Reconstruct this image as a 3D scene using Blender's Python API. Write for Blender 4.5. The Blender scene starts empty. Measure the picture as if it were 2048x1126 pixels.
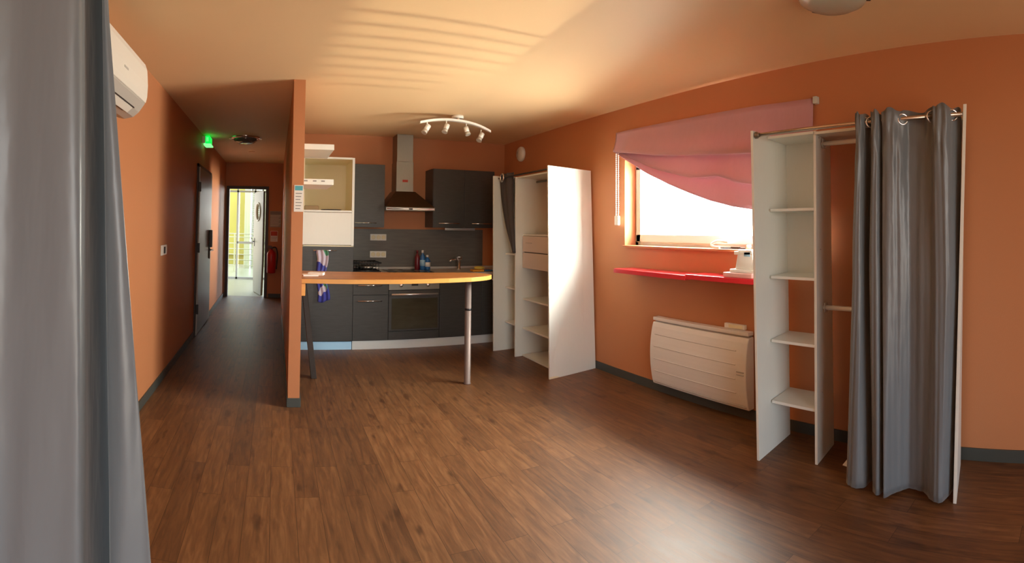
import bpy, bmesh, math, random
from mathutils import Vector, Matrix
random.seed(4)
S = bpy.context.scene
COL = S.collection

# ------------------------------------------------------------------ camera
F, VX, YH, PITCH, ROLL, EYE = 1030.6, 552.7, 418.3, -.026, -.0213, 1.45
W_, H_ = 2048, 1126
cam = bpy.data.cameras.new('camera')
cam.type = 'PANO'
cam.panorama_type = 'CENTRAL_CYLINDRICAL'
cam.central_cylindrical_range_u_min = -(W_ / 2) / F
cam.central_cylindrical_range_u_max = (W_ / 2) / F
cam.central_cylindrical_range_v_min = -(H_ - YH) / F
cam.central_cylindrical_range_v_max = YH / F
cam.central_cylindrical_radius = 1.0
cam.clip_start = .02
cam.clip_end = 200
camo = bpy.data.objects.new('camera', cam)
COL.objects.link(camo)
w = Vector((PITCH, -ROLL, 0))
T = Matrix.Rotation(w.length, 3, w.normalized())          # world -> levelled panorama axes
az = (W_ / 2 - VX) / F
look = Vector((math.sin(az), math.cos(az), 0)); right = Vector((math.cos(az), -math.sin(az), 0)); up = Vector((0, 0, 1))
M3 = Matrix((right, up, -look)).transposed()
M3 = T.inverted() @ M3
camo.matrix_world = Matrix.Translation((0, 0, EYE)) @ M3.to_4x4()
S.camera = camo

# ------------------------------------------------------------------ light
S.view_settings.view_transform = 'Standard'
S.view_settings.look = 'None'
S.view_settings.gamma = 1
S.view_settings.use_curve_mapping = False
S.view_settings.exposure = 1.08
S.cycles.use_denoising = True
S.cycles.max_bounces = 14
S.cycles.diffuse_bounces = 8
S.cycles.glossy_bounces = 5
S.cycles.transparent_max_bounces = 12
S.cycles.sample_clamp_indirect = 6
wd = bpy.data.worlds.new('daylight'); S.world = wd
wd.use_nodes = True
nt = wd.node_tree; nt.nodes.clear()
tc = nt.nodes.new('ShaderNodeTexCoord'); sx = nt.nodes.new('ShaderNodeSeparateXYZ')
cr = nt.nodes.new('ShaderNodeValToRGB'); mr = nt.nodes.new('ShaderNodeMapRange')
bg = nt.nodes.new('ShaderNodeBackground'); ow = nt.nodes.new('ShaderNodeOutputWorld')
nt.links.new(tc.outputs['Generated'], sx.inputs[0]); nt.links.new(sx.outputs['Z'], mr.inputs['Value'])
mr.inputs['From Min'].default_value = -1; mr.inputs['From Max'].default_value = 1
nt.links.new(mr.outputs[0], cr.inputs[0]); nt.links.new(cr.outputs[0], bg.inputs[0]); nt.links.new(bg.outputs[0], ow.inputs[0])
e = cr.color_ramp.elements
e[0].position = 0; e[0].color = (.50, .42, .33, 1)
e[1].position = 1; e[1].color = (.55, .75, 1.0, 1)
for p, c in ((.47, (.62, .52, .40, 1)), (.50, (1.0, .97, .90, 1)), (.62, (.80, .90, 1.0, 1))):
    q = e.new(p); q.color = c
bg.inputs[1].default_value = 4.0


def area(name, loc, rot, sx_, sy_, power, color, portal=False, spread=None):
    l = bpy.data.lights.new(name, 'AREA'); l.shape = 'RECTANGLE'; l.size = sx_; l.size_y = sy_
    l.energy = power; l.color = color
    if portal: l.cycles.is_portal = True
    if spread: l.spread = spread
    o = bpy.data.objects.new(name, l); COL.objects.link(o); o.location = loc; o.rotation_euler = rot
    return o


R90 = math.pi / 2
REAR_Y = -2.4
area('daylight_portal', (.175, REAR_Y - .02, 1.2), (R90, 0, 0), 2.25, 2.3, 1, (1, 1, 1), portal=True)          # shines +y
area('daylight_portal', (3.28, 2.9, 1.68), (0, R90, 0), .85, 2.0, 1, (1, 1, 1), portal=True)              # shines -x
area('daylight_portal', (3.28, 8.25, 1.5), (0, R90, 0), 1.3, 1.0, 1, (1, 1, 1), portal=True)
area('window_daylight', (3.60, 3.15, 1.75), (0, R90, 0), 1.1, 1.9, 280, (1, .93, .80))           # bright sky outside the right window
area('window_daylight', (3.28, 8.35, 1.5), (0, R90, 0), 1.2, .8, 10, (1, .90, .74), spread=.8)   # side room window
gl_ = bpy.data.lights.new('added_glint_spot', 'SPOT'); gl_.energy = 1500; gl_.color = (1, .86, .62); gl_.shadow_soft_size = .004   # spot added out of view for reflected sun, striped by the added rear slats
gl_.spot_size = math.radians(9.0); gl_.spot_blend = .6
glo = bpy.data.objects.new('added_glint_spot', gl_); COL.objects.link(glo); glo.location = (1.05, -6.0, .05)
glo.rotation_euler = (Vector((1.0, 3.2, 2.6)) - Vector((1.05, -6.0, .05))).to_track_quat('-Z', 'Y').to_euler()


# ------------------------------------------------------------------ materials
def mat(name, color, rough=.5, metal=0., spec=.5, emit=None, estr=1., sheen=0., coat=0.):
    m = bpy.data.materials.new(name); m.use_nodes = True
    b = m.node_tree.nodes['Principled BSDF']
    b.inputs['Base Color'].default_value = (*color, 1)
    b.inputs['Roughness'].default_value = rough
    b.inputs['Metallic'].default_value = metal
    b.inputs['Specular IOR Level'].default_value = spec
    if sheen:
        b.inputs['Sheen Weight'].default_value = sheen; b.inputs['Sheen Roughness'].default_value = .4
    if coat: b.inputs['Coat Weight'].default_value = coat
    if emit:
        b.inputs['Emission Color'].default_value = (*emit, 1); b.inputs['Emission Strength'].default_value = estr
    return m


def noisy(m, scale, amount, mscale=(1, 1, 1), bump=0., bscale=None, detail=4):
    """Multiply the base colour by object-space noise, optional bump."""
    n = m.node_tree; b = n.nodes['Principled BSDF']
    t = n.nodes.new('ShaderNodeTexCoord'); mp = n.nodes.new('ShaderNodeMapping'); mp.inputs['Scale'].default_value = mscale
    ns = n.nodes.new('ShaderNodeTexNoise'); ns.inputs['Scale'].default_value = scale; ns.inputs['Detail'].default_value = detail
    n.links.new(t.outputs['Object'], mp.inputs[0]); n.links.new(mp.outputs[0], ns.inputs['Vector'])
    c = b.inputs['Base Color'].default_value[:]
    mx = n.nodes.new('ShaderNodeMix'); mx.data_type = 'RGBA'
    mx.inputs['A'].default_value = (*[v * (1 - amount) for v in c[:3]], 1)
    mx.inputs['B'].default_value = (*[min(1, v * (1 + amount)) for v in c[:3]], 1)
    n.links.new(ns.outputs['Fac'], mx.inputs['Factor']); n.links.new(mx.outputs['Result'], b.inputs['Base Color'])
    if bump:
        bp = n.nodes.new('ShaderNodeBump'); bp.inputs['Strength'].default_value = bump; bp.inputs['Distance'].default_value = .002
        if bscale:
            n2 = n.nodes.new('ShaderNodeTexNoise'); n2.inputs['Scale'].default_value = bscale; n2.inputs['Detail'].default_value = 3
            n.links.new(t.outputs['Object'], n2.inputs['Vector']); n.links.new(n2.outputs['Fac'], bp.inputs['Height'])
        else:
            n.links.new(ns.outputs['Fac'], bp.inputs['Height'])
        n.links.new(bp.outputs[0], b.inputs['Normal'])
    return m


M = {}
M['wall'] = noisy(mat('orange_wall_paint', (.51, .212, .092), .55, spec=.35), 1.2, .04, bump=.25, bscale=180)
M['ceil'] = noisy(mat('cream_ceiling_paint', (.84, .62, .36), .6, spec=.3), .8, .03, bump=.15, bscale=150)
M['base'] = mat('grey_skirting', (.055, .062, .056), .5)
M['white'] = noisy(mat('white_melamine', (.77, .81, .77), .38), 60, .02, (1, 1, .2))
M['cream'] = mat('cream_melamine', (.80, .74, .52), .45)
M['dark'] = noisy(mat('anthracite_laminate', (.046, .047, .045), .36), 9, .35, (1, 1, 9))
M['splash'] = noisy(mat('slate_splashback', (.12, .115, .10), .42), 5, .3, (1, 1, 7))
M['counter'] = mat('light_worktop', (.55, .55, .53), .3)
M['plinthblue'] = mat('light_blue_plinth', (.42, .72, 1.0), .25, spec=.7)  # even glossy light blue
M['plinthgrey'] = noisy(mat('pale_plinth', (.76, .83, .84), .22, metal=.25), 30, .05, (.3, .3, 6))
M['alu'] = noisy(mat('brushed_aluminium', (.78, .80, .82), .28, metal=.85), 30, .05, (.3, .3, 6))
M['steel'] = noisy(mat('brushed_steel', (.30, .29, .255), .36, metal=1), 30, .08, (6, 6, .5))
M['hooddark'] = mat('hood_steel_dark_reflection', (.16, .12, .09), .3, metal=1)  # canopy steel with its dark reflection put into the base colour
M['chrome'] = mat('chrome', (.85, .85, .87), .12, metal=1)
M['darkmetal'] = noisy(mat('dark_metal', (.055, .045, .04), .4, metal=.5), 12, .2)
M['leg'] = noisy(mat('worn_bronze_metal', (.20, .155, .14), .5, metal=.3), 14, .25, (4, 4, 1))
M['rod'] = mat('champagne_steel_rod', (.60, .50, .41), .25, metal=1)
M['whitemetal'] = mat('white_enamel', (.80, .79, .74), .35)
M['plastic'] = mat('white_plastic', (.84, .84, .78), .4)
M['radi'] = mat('radiator_white', (.78, .76, .72), .42)
M['radg'] = mat('radiator_grille', (.42, .41, .38), .5)
M['black'] = mat('black_plastic', (.012, .012, .014), .35)
M['glassblack'] = noisy(mat('oven_glass', (.05, .047, .03), .12), 7, .4, (1, 1, 3))
M['red'] = mat('red_lacquer', (.72, .02, .04), .3, coat=.3)
M['redpaint'] = mat('extinguisher_red', (.45, .015, .015), .3)
M['drawer'] = mat('taupe_drawer', (.62, .56, .52), .45)
M['ac'] = mat('ac_white', (.80, .77, .70), .4)
M['acg'] = mat('ac_grey', (.50, .47, .43), .45)
M['door'] = noisy(mat('grey_brown_door', (.17, .165, .115), .35), 4, .12, (6, 6, .5))
M['dframe'] = mat('dark_door_frame', (.045, .025, .018), .45)
M['dedge'] = mat('pale_metal_jamb', (.45, .42, .36), .4)
M['leaf'] = noisy(mat('pale_wood_door', (.16, .145, .085), .45), 5, .12, (5, 5, .5))
M['winframe'] = mat('window_frame_grey', (.60, .70, .68), .4)
M['paper'] = mat('paper', (.80, .79, .76), .7)
M['teal'] = mat('teal_print', (.09, .38, .46), .6)
M['ink'] = mat('grey_print', (.22, .22, .22), .7)
M['redink'] = mat('red_print', (.45, .06, .04), .7)
M['green'] = mat('exit_green', (.0, .5, .05), .4, emit=(.0, 1.0, .09), estr=.5)
M['greenw'] = mat('exit_white', (.5, .9, .5), .4, emit=(.25, 1, .35), estr=.5)
M['darkred'] = mat('dark_red_liquid', (.16, .012, .02), .3)
M['blue'] = mat('blue_liquid', (.03, .16, .42), .2)
M['ltblue'] = mat('light_blue_label', (.30, .55, .78), .4)
M['yellow'] = mat('yellow_sponge', (.62, .50, .08), .8)
M['orangec'] = mat('orange_cloth', (.75, .33, .03), .8)
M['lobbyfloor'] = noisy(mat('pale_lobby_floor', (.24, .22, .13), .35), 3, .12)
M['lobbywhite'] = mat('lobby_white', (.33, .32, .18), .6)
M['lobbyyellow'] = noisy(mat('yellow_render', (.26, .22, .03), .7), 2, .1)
M['greyalu'] = mat('grey_aluminium', (.26, .27, .25), .4, metal=.3)
M['slat'] = mat('slat_grey', (.34, .34, .28), .5)
M['dome'] = mat('frosted_dome', (.50, .52, .42), .25, coat=.3)
M['domeg'] = mat('smoky_glass_dome', (.10, .09, .085), .12, coat=.5)
M['brown'] = mat('brown_bag', (.32, .22, .12), .7)


def fabric(name, color, rough, sheen, weave=900, wr=0.0):
    m = mat(name, color, rough, sheen=sheen)
    n = m.node_tree; b = n.nodes['Principled BSDF']
    t = n.nodes.new('ShaderNodeTexCoord')
    ns = n.nodes.new('ShaderNodeTexNoise'); ns.inputs['Scale'].default_value = 7; ns.inputs['Detail'].default_value = 3
    mp = n.nodes.new('ShaderNodeMapping'); mp.inputs['Scale'].default_value = (1.6, 1.6, .5)
    n.links.new(t.outputs['Object'], mp.inputs[0]); n.links.new(mp.outputs[0], ns.inputs['Vector'])
    bp = n.nodes.new('ShaderNodeBump'); bp.inputs['Strength'].default_value = wr; bp.inputs['Distance'].default_value = .02
    n.links.new(ns.outputs['Fac'], bp.inputs['Height']); n.links.new(bp.outputs[0], b.inputs['Normal'])
    return m


M['curtain'] = fabric('grey_satin', (.15, .168, .185), .36, .3, wr=.45)
M['darkcurtain'] = fabric('dark_grey_cloth', (.045, .042, .045), .6, .2, wr=.2)
M['pink'] = fabric('pink_cloth', (.60, .35, .42), .65, .3, wr=.3)
n_ = M['pink'].node_tree; tl_ = n_.nodes.new('ShaderNodeBsdfTranslucent'); tl_.inputs[0].default_value = (.80, .38, .42, 1)
ms_ = n_.nodes.new('ShaderNodeMixShader'); ms_.inputs[0].default_value = .07
n_.links.new(n_.nodes['Principled BSDF'].outputs[0], ms_.inputs[1]); n_.links.new(tl_.outputs[0], ms_.inputs[2]); n_.links.new(ms_.outputs[0], n_.nodes['Material Output'].inputs[0])


def glass(name, tint=(.95, .97, .97), gl=.08):
    m = bpy.data.materials.new(name); m.use_nodes = True; n = m.node_tree; n.nodes.clear()
    o = n.nodes.new('ShaderNodeOutputMaterial'); a = n.nodes.new('ShaderNodeBsdfTransparent'); g = n.nodes.new('ShaderNodeBsdfGlossy')
    x = n.nodes.new('ShaderNodeMixShader'); a.inputs[0].default_value = (*tint, 1); g.inputs['Roughness'].default_value = .02
    x.inputs[0].default_value = gl
    n.links.new(a.outputs[0], x.inputs[1]); n.links.new(g.outputs[0], x.inputs[2]); n.links.new(x.outputs[0], o.inputs[0])
    return m


M['glass'] = glass('window_glass')
M['frost'] = glass('porthole_glass', (.85, .88, .85), .15)


def wood(name, cols, plank_w, plank_l, rough, along='y', knots=True, edge=.35):
    m = bpy.data.materials.new(name); m.use_nodes = True; n = m.node_tree; b = n.nodes['Principled BSDF']
    L = n.links.new
    t = n.nodes.new('ShaderNodeTexCoord'); mp = n.nodes.new('ShaderNodeMapping')
    mp.inputs['Rotation'].default_value = (0, 0, R90 if along == 'y' else 0)
    L(t.outputs['Object'], mp.inputs[0])
    br = n.nodes.new('ShaderNodeTexBrick')
    br.inputs['Color1'].default_value = (0, 0, 0, 1); br.inputs['Color2'].default_value = (1, 1, 1, 1); br.inputs['Mortar'].default_value = (.3, .3, .3, 1)
    br.inputs['Scale'].default_value = 1; br.inputs['Mortar Size'].default_value = .0012; br.inputs['Mortar Smooth'].default_value = .1
    br.inputs['Brick Width'].default_value = plank_l; br.inputs['Row Height'].default_value = plank_w; br.offset = .37; br.offset_frequency = 2
    L(mp.outputs[0], br.inputs['Vector'])
    # grain, shifted per plank
    sh = n.nodes.new('ShaderNodeVectorMath'); sh.operation = 'MULTIPLY_ADD'
    L(br.outputs['Color'], sh.inputs[0]); sh.inputs[1].default_value = (13, 7, 0); L(mp.outputs[0], sh.inputs[2])
    st = n.nodes.new('ShaderNodeMapping'); st.inputs['Scale'].default_value = (1.8, 17, 1); L(sh.outputs[0], st.inputs[0])
    g1 = n.nodes.new('ShaderNodeTexNoise'); g1.inputs['Scale'].default_value = 2.2; g1.inputs['Detail'].default_value = 8; g1.inputs['Roughness'].default_value = .62; g1.inputs['Distortion'].default_value = .6
    L(st.outputs[0], g1.inputs['Vector'])
    st2 = n.nodes.new('ShaderNodeMapping'); st2.inputs['Scale'].default_value = (3.4, 10, 1); L(sh.outputs[0], st2.inputs[0])
    g2 = n.nodes.new('ShaderNodeTexNoise'); g2.inputs['Scale'].default_value = 1.1; g2.inputs['Detail'].default_value = 3; L(st2.outputs[0], g2.inputs['Vector'])
    ad = n.nodes.new('ShaderNodeMath'); ad.operation = 'MULTIPLY_ADD'; L(br.outputs['Color'], ad.inputs[0]); ad.inputs[1].default_value = .18; L(g1.outputs['Fac'], ad.inputs[2])
    cr = n.nodes.new('ShaderNodeValToRGB'); L(ad.outputs[0], cr.inputs[0])
    el = cr.color_ramp.elements
    el[0].position = .36; el[0].color = (*cols[0], 1); el[1].position = .90; el[1].color = (*cols[2], 1)
    x = el.new(.63); x.color = (*cols[1], 1)
    out = cr.outputs[0]
    if knots:
        kr = n.nodes.new('ShaderNodeValToRGB'); L(g2.outputs['Fac'], kr.inputs[0])
        kr.color_ramp.elements[0].position = .27; kr.color_ramp.elements[0].color = (.32, .27, .27, 1)
        kr.color_ramp.elements[1].position = .40; kr.color_ramp.elements[1].color = (1, 1, 1, 1)
        mx = n.nodes.new('ShaderNodeMix'); mx.data_type = 'RGBA'; mx.blend_type = 'MULTIPLY'; mx.inputs['Factor'].default_value = .8
        L(out, mx.inputs['A']); L(kr.outputs[0], mx.inputs['B']); out = mx.outputs['Result']
    me = n.nodes.new('ShaderNodeMix'); me.data_type = 'RGBA'; me.blend_type = 'MULTIPLY'
    L(br.outputs['Fac'], me.inputs['Factor']); L(out, me.inputs['A']); me.inputs['B'].default_value = (edge, edge, edge, 1)
    L(me.outputs['Result'], b.inputs['Base Color'])
    b.inputs['Roughness'].default_value = rough
    rr = n.nodes.new('ShaderNodeMapRange'); L(g1.outputs['Fac'], rr.inputs['Value']); rr.inputs['To Min'].default_value = rough - .06; rr.inputs['To Max'].default_value = rough + .1
    L(rr.outputs[0], b.inputs['Roughness'])
    bp = n.nodes.new('ShaderNodeBump'); bp.inputs['Strength'].default_value = .12; bp.inputs['Distance'].default_value = .001
    L(g1.outputs['Fac'], bp.inputs['Height']); L(bp.outputs[0], b.inputs['Normal'])
    return m


M['floor'] = wood('brown_vinyl_planks', ((.075, .032, .014), (.150, .066, .025), (.245, .118, .047)), .13, .92, .45)
M['bar'] = wood('oiled_wood_worktop', ((.20, .065, .015), (.42, .16, .04), (.62, .28, .09)), .045, .5, .38, along='x', knots=False, edge=.7)
M['baredge'] = noisy(mat('golden_wood_edge', (.68, .33, .075), .4), 8, .1, (1, 1, 8))


# ------------------------------------------------------------------ mesh helpers
class MB:
    def __init__(s): s.bm = bmesh.new()

    def box(s, x0, x1, y0, y1, z0, z1):
        v = [s.bm.verts.new(p) for p in ((x0, y0, z0), (x1, y0, z0), (x1, y1, z0), (x0, y1, z0), (x0, y0, z1), (x1, y0, z1), (x1, y1, z1), (x0, y1, z1))]
        s._f(v); return s

    def _f(s, v):
        for f in ((0, 3, 2, 1), (4, 5, 6, 7), (0, 1, 5, 4), (1, 2, 6, 5), (2, 3, 7, 6), (3, 0, 4, 7)):
            s.bm.faces.new([v[i] for i in f])

    def hexa(s, pts):
        """8 corners: lower four counter-clockwise, then upper four."""
        v = [s.bm.verts.new(p) for p in pts]; s._f(v)
        return s

    def prism(s, poly, ax, a0, a1):
        """poly of 2D points swept along an axis ('x','y','z')."""
        def P(p, a): return {'x': (a, p[0], p[1]), 'y': (p[0], a, p[1]), 'z': (p[0], p[1], a)}[ax]
        A = [s.bm.verts.new(P(p, a0)) for p in poly]; B = [s.bm.verts.new(P(p, a1)) for p in poly]
        n = len(poly)
        s.bm.faces.new(A[::-1]); s.bm.faces.new(B)
        for i in range(n):
            s.bm.faces.new((A[i], A[(i + 1) % n], B[(i + 1) % n], B[i]))
        return s

    def tube(s, pts, r, n=12, cap=True, sx=1.0):
        pts = [Vector(p) for p in pts]; rings = []
        rs = r if isinstance(r, (list, tuple)) else [r] * len(pts)
        prev = None
        for i, p in enumerate(pts):
            d = (pts[min(i + 1, len(pts) - 1)] - pts[max(i - 1, 0)]).normalized()
            if prev is None:
                a = d.cross(Vector((0, 0, 1)))
                if a.length < .1: a = d.cross(Vector((1, 0, 0)))
            else:
                a = prev - d * prev.dot(d)
            a.normalize(); prev = a; b = d.cross(a)
            rings.append([s.bm.verts.new(p + (a * math.cos(t) * sx + b * math.sin(t)) * rs[i]) for t in [2 * math.pi * k / n for k in range(n)]])
        for A, B in zip(rings, rings[1:]):
            for k in range(n):
                f = s.bm.faces.new((A[k], A[(k + 1) % n], B[(k + 1) % n], B[k])); f.smooth = True
        if cap:
            s.bm.faces.new(rings[0][::-1]); s.bm.faces.new(rings[-1])
        return s

    def lathe(s, prof, c, ax='z', n=32, smooth=True):
        """prof: (radius, offset along axis)."""
        c = Vector(c); rings = []
        for r, h in prof:
            ring = []
            for k in range(n):
                t = 2 * math.pi * k / n; a, b = r * math.cos(t), r * math.sin(t)
                ring.append(s.bm.verts.new(c + Vector({'z': (a, b, h), 'x': (h, a, b), 'y': (a, h, b)}[ax])))
            rings.append(ring)
        for A, B in zip(rings, rings[1:]):
            for k in range(n):
                f = s.bm.faces.new((A[k], A[(k + 1) % n], B[(k + 1) % n], B[k])); f.smooth = smooth
        if prof[0][0] > 1e-5: s.bm.faces.new(rings[0])
        if prof[-1][0] > 1e-5: s.bm.faces.new(rings[-1][::-1])
        return s

    def torus(s, c, R, r, ax='y', n=28, m=10, arc=2 * math.pi):
        c = Vector(c); rings = []
        for k in range(n):
            t = 2 * math.pi * k / n; ring = []
            for j in range(m):
                u = 2 * math.pi * j / m; rr = R + r * math.cos(u); h = r * math.sin(u)
                a, b = rr * math.cos(t), rr * math.sin(t)
                ring.append(s.bm.verts.new(c + Vector({'z': (a, b, h), 'x': (h, a, b), 'y': (a, h, b)}[ax])))
            rings.append(ring)
        for k in range(n):
            A, B = rings[k], rings[(k + 1) % n]
            for j in range(m):
                f = s.bm.faces.new((A[j], A[(j + 1) % m], B[(j + 1) % m], B[j])); f.smooth = True
        return s

    def build(s, name, m, parent=None, bevel=0., seg=2, smooth=False):
        bmesh.ops.recalc_face_normals(s.bm, faces=s.bm.faces)
        me = bpy.data.meshes.new(name); s.bm.to_mesh(me); s.bm.free()
        me.materials.append(m)
        o = bpy.data.objects.new(name, me); COL.objects.link(o)
        if smooth:
            for p in me.polygons: p.use_smooth = True
        if bevel:
            b = o.modifiers.new('bevel', 'BEVEL'); b.width = bevel; b.segments = seg; b.limit_method = 'ANGLE'; b.angle_limit = .7
        if parent:
            o.parent = parent
            o.matrix_parent_inverse = world_of(parent).inverted()
        return o


def world_of(o):
    m = o.matrix_basis.copy()
    if o.parent: m = world_of(o.parent) @ o.matrix_parent_inverse @ m
    return m


def tag(o, label=None, cat=None, group=None, kind=None):
    if label: o['label'] = label
    if cat: o['category'] = cat
    if group: o['group'] = group
    if kind: o['kind'] = kind
    return o


def thing(name, loc, label, cat, group=None):
    o = bpy.data.objects.new(name, None); COL.objects.link(o); o.location = loc; o.empty_display_size = .1
    return tag(o, label, cat, group)


def struct(o): o['kind'] = 'structure'; return o


def cr_spline(pts, n):
    """Catmull-Rom through tuples, n samples per segment."""
    out = []; P = [pts[0]] + list(pts) + [pts[-1]]
    for i in range(1, len(P) - 2):
        p0, p1, p2, p3 = [Vector(q) for q in P[i - 1:i + 3]]
        for k in range(n):
            t = k / n
            out.append(.5 * ((2 * p1) + (p2 - p0) * t + (2 * p0 - 5 * p1 + 4 * p2 - p3) * t * t + (3 * p1 - p0 - 3 * p2 + p3) * t ** 3))
    out.append(Vector(P[-2]))
    return out


def cloth(name, grid, m, parent=None, thick=.003):
    bm = bmesh.new(); V = [[bm.verts.new(p) for p in row] for row in grid]
    for a, b in zip(V, V[1:]):
        for i in range(len(a) - 1):
            f = bm.faces.new((a[i], a[i + 1], b[i + 1], b[i])); f.smooth = True
    me = bpy.data.meshes.new(name); bm.to_mesh(me); bm.free(); me.materials.append(m)
    o = bpy.data.objects.new(name, me); COL.objects.link(o)
    s = o.modifiers.new('thickness', 'SOLIDIFY'); s.thickness = thick; s.offset = 0
    if parent: o.parent = parent; o.matrix_parent_inverse = world_of(parent).inverted()
    return o


# ------------------------------------------------------------------ the setting
XL, XR, HC, YK, YE = -1.0, 3.11, 2.6, 6.575, 10.0
XP0, XP1, YP = .12, .213, 4.10
struct(MB().box(XL - .15, XR + .2, REAR_Y - .15, YE + .1, -.12, 0).build('floor', M['floor']))
struct(MB().box(XL - .15, XR + .2, REAR_Y - .15, YE + .1, HC, HC + .15).build('ceiling', M['ceil']))
struct(MB().box(XL - .15, XL, REAR_Y, YE, 0, HC).build('wall_left', M['wall']))
wb = MB()
WY0, WY1, WZ0, WZ1 = 1.90, 3.875, 1.265, 2.09       # window over the radiator
SY0, SY1, SZ0, SZ1 = 7.75, 8.75, .9, 2.1            # window of the side room
wb.box(XR, XR + .2, REAR_Y, WY0, 0, HC).box(XR, XR + .2, WY1, SY0, 0, HC).box(XR, XR + .2, SY1, YE, 0, HC)
wb.box(XR, XR + .2, WY0, WY1, 0, WZ0).box(XR, XR + .2, WY0, WY1, WZ1, HC)
wb.box(XR, XR + .2, SY0, SY1, 0, SZ0).box(XR, XR + .2, SY0, SY1, SZ1, HC)
struct(wb.build('wall_right', M['wall']))
struct(MB().box(XP1, XR, YK, YK + .12, 0, HC).build('wall_kitchen', M['wall']))
OY0, OY1 = 7.8, 8.75
pb = MB().box(XP0, XP1, YP, OY0, 0, HC).box(XP0, XP1, OY1, YE, 0, HC).box(XP0, XP1, OY0, OY1, 2.1, HC)
struct(pb.build('wall_partition', M['wall']))
DX0, DX1, DZ = -.93, -.20, 2.10
eb = MB().box(XL, DX0, YE, YE + .1, 0, HC).box(DX1, XR, YE, YE + .1, 0, HC).box(DX0, DX1, YE, YE + .1, DZ, HC)
struct(eb.build('wall_end', M['wall']))
RB = MB().box(XL, -.95, REAR_Y - .12, REAR_Y, 0, HC).box(1.3, XR, REAR_Y - .12, REAR_Y, 0, HC).box(-.95, 1.3, REAR_Y - .12, REAR_Y, 2.35, HC)
struct(RB.build('wall_rear', M['wall']))
struct(MB().box(XL, XL + .012, REAR_Y, 6.36, 0, .075).box(XL, XL + .012, 7.72, YE, 0, .075).build('baseboard_left', M['base'], bevel=.002))
struct(MB().box(XR - .012, XR, REAR_Y, 6.0, 0, .075).build('baseboard_right', M['base'], bevel=.002))
struct(MB().box(XP0 - .008, XP1 + .008, YP - .012, YP, 0, .07).box(XP0 - .01, XP0, YP, OY0, 0, .07).box(XP1, XP1 + .01, YP, 5.92, 0, .07).build('baseboard_partition', M['base'], bevel=.002))
struct(MB().box(DX1 + .07, XP0 - .01, YE - .012, YE, 0, .075).build('baseboard_end', M['base']))

w3 = struct(MB().box(-.95, 1.3, REAR_Y - .1, REAR_Y - .04, 2.31, 2.35).box(-.95, -.90, REAR_Y - .1, REAR_Y - .04, 0, 2.31).box(1.25, 1.3, REAR_Y - .1, REAR_Y - .04, 0, 2.31).build('window_3', M['winframe']))
MB().box(.45, .48, REAR_Y - .22, REAR_Y - .19, 0, 1.06).box(1.50, 1.53, REAR_Y - .22, REAR_Y - .19, 0, 1.06).build('stripe_slat_post', M['greyalu'], w3)  # unseen posts added to carry the stripe-casting rods
mb = MB()
for k in range(8): mb.box(.48, 1.50, REAR_Y - .212, REAR_Y - .207, .898 + k * .0205, .902 + k * .0205)
mb.build('slats', M['greyalu'], w3)  # unseen rods added to cut the spot into ceiling stripes, not window parts

# ---- corridor end door opening: dark frame, open leaf with porthole
d2 = struct(MB().box(DX0 - .045, DX0 + .012, YE - .03, YE + .1, 0, DZ + .045).box(DX1 - .012, DX1 + .045, YE - .03, YE + .1, 0, DZ + .045)
            .box(DX0, DX1, YE - .03, YE + .1, DZ - .01, DZ + .045).build('door_2', M['dframe'], bevel=.003))
A = Vector((-.222, 10.12, 0)); B = Vector((-.43, 10.86, 0)); D = (B - A).normalized(); N = Vector((-D.y, D.x, 0))
if N.x > 0: N = -N
def leafpt(u, t, z): return A + D * u + N * t + Vector((0, 0, z))
L_ = (B - A).length


def leafbox(mb, u0, u1, t0, t1, z0, z1):
    return mb.hexa([leafpt(u0, t0, z0), leafpt(u1, t0, z0), leafpt(u1, t1, z0), leafpt(u0, t1, z0),
                    leafpt(u0, t0, z1), leafpt(u1, t0, z1), leafpt(u1, t1, z1), leafpt(u0, t1, z1)])


# leaf with a round hole: ring of quads around the porthole
def leaf_mesh():
    bm = bmesh.new(); n = 32; pc, pz, pr_ = L_ * .52, 1.66, .17
    for t in (0, .042):
        inner, outer = [], []
        for k in range(n):
            a = 2 * math.pi * k / n; c, s_ = math.cos(a), math.sin(a)
            inner.append(bm.verts.new(leafpt(pc + pr_ * c, t, pz + pr_ * s_)))
            ku = min((L_ - pc if c > 0 else pc) / max(abs(c), 1e-6), (2.07 - pz if s_ > 0 else pz - .01) / max(abs(s_), 1e-6))
            outer.append(bm.verts.new(leafpt(pc + ku * c, t, pz + ku * s_)))
        for k in range(n):
            bm.faces.new((inner[k], inner[(k + 1) % n], outer[(k + 1) % n], outer[k]))
        if t == 0: i0, o0 = inner, outer
        else:
            for k in range(n):
                j = (k + 1) % n
                bm.faces.new((i0[k], i0[j], inner[j], inner[k])); bm.faces.new((o0[k], o0[j], outer[j], outer[k]))
    bmesh.ops.recalc_face_normals(bm, faces=bm.faces)
    me = bpy.data.meshes.new('open_door'); bm.to_mesh(me); bm.free(); me.materials.append(M['leaf'])
    return me, pc, pz, pr_


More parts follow.
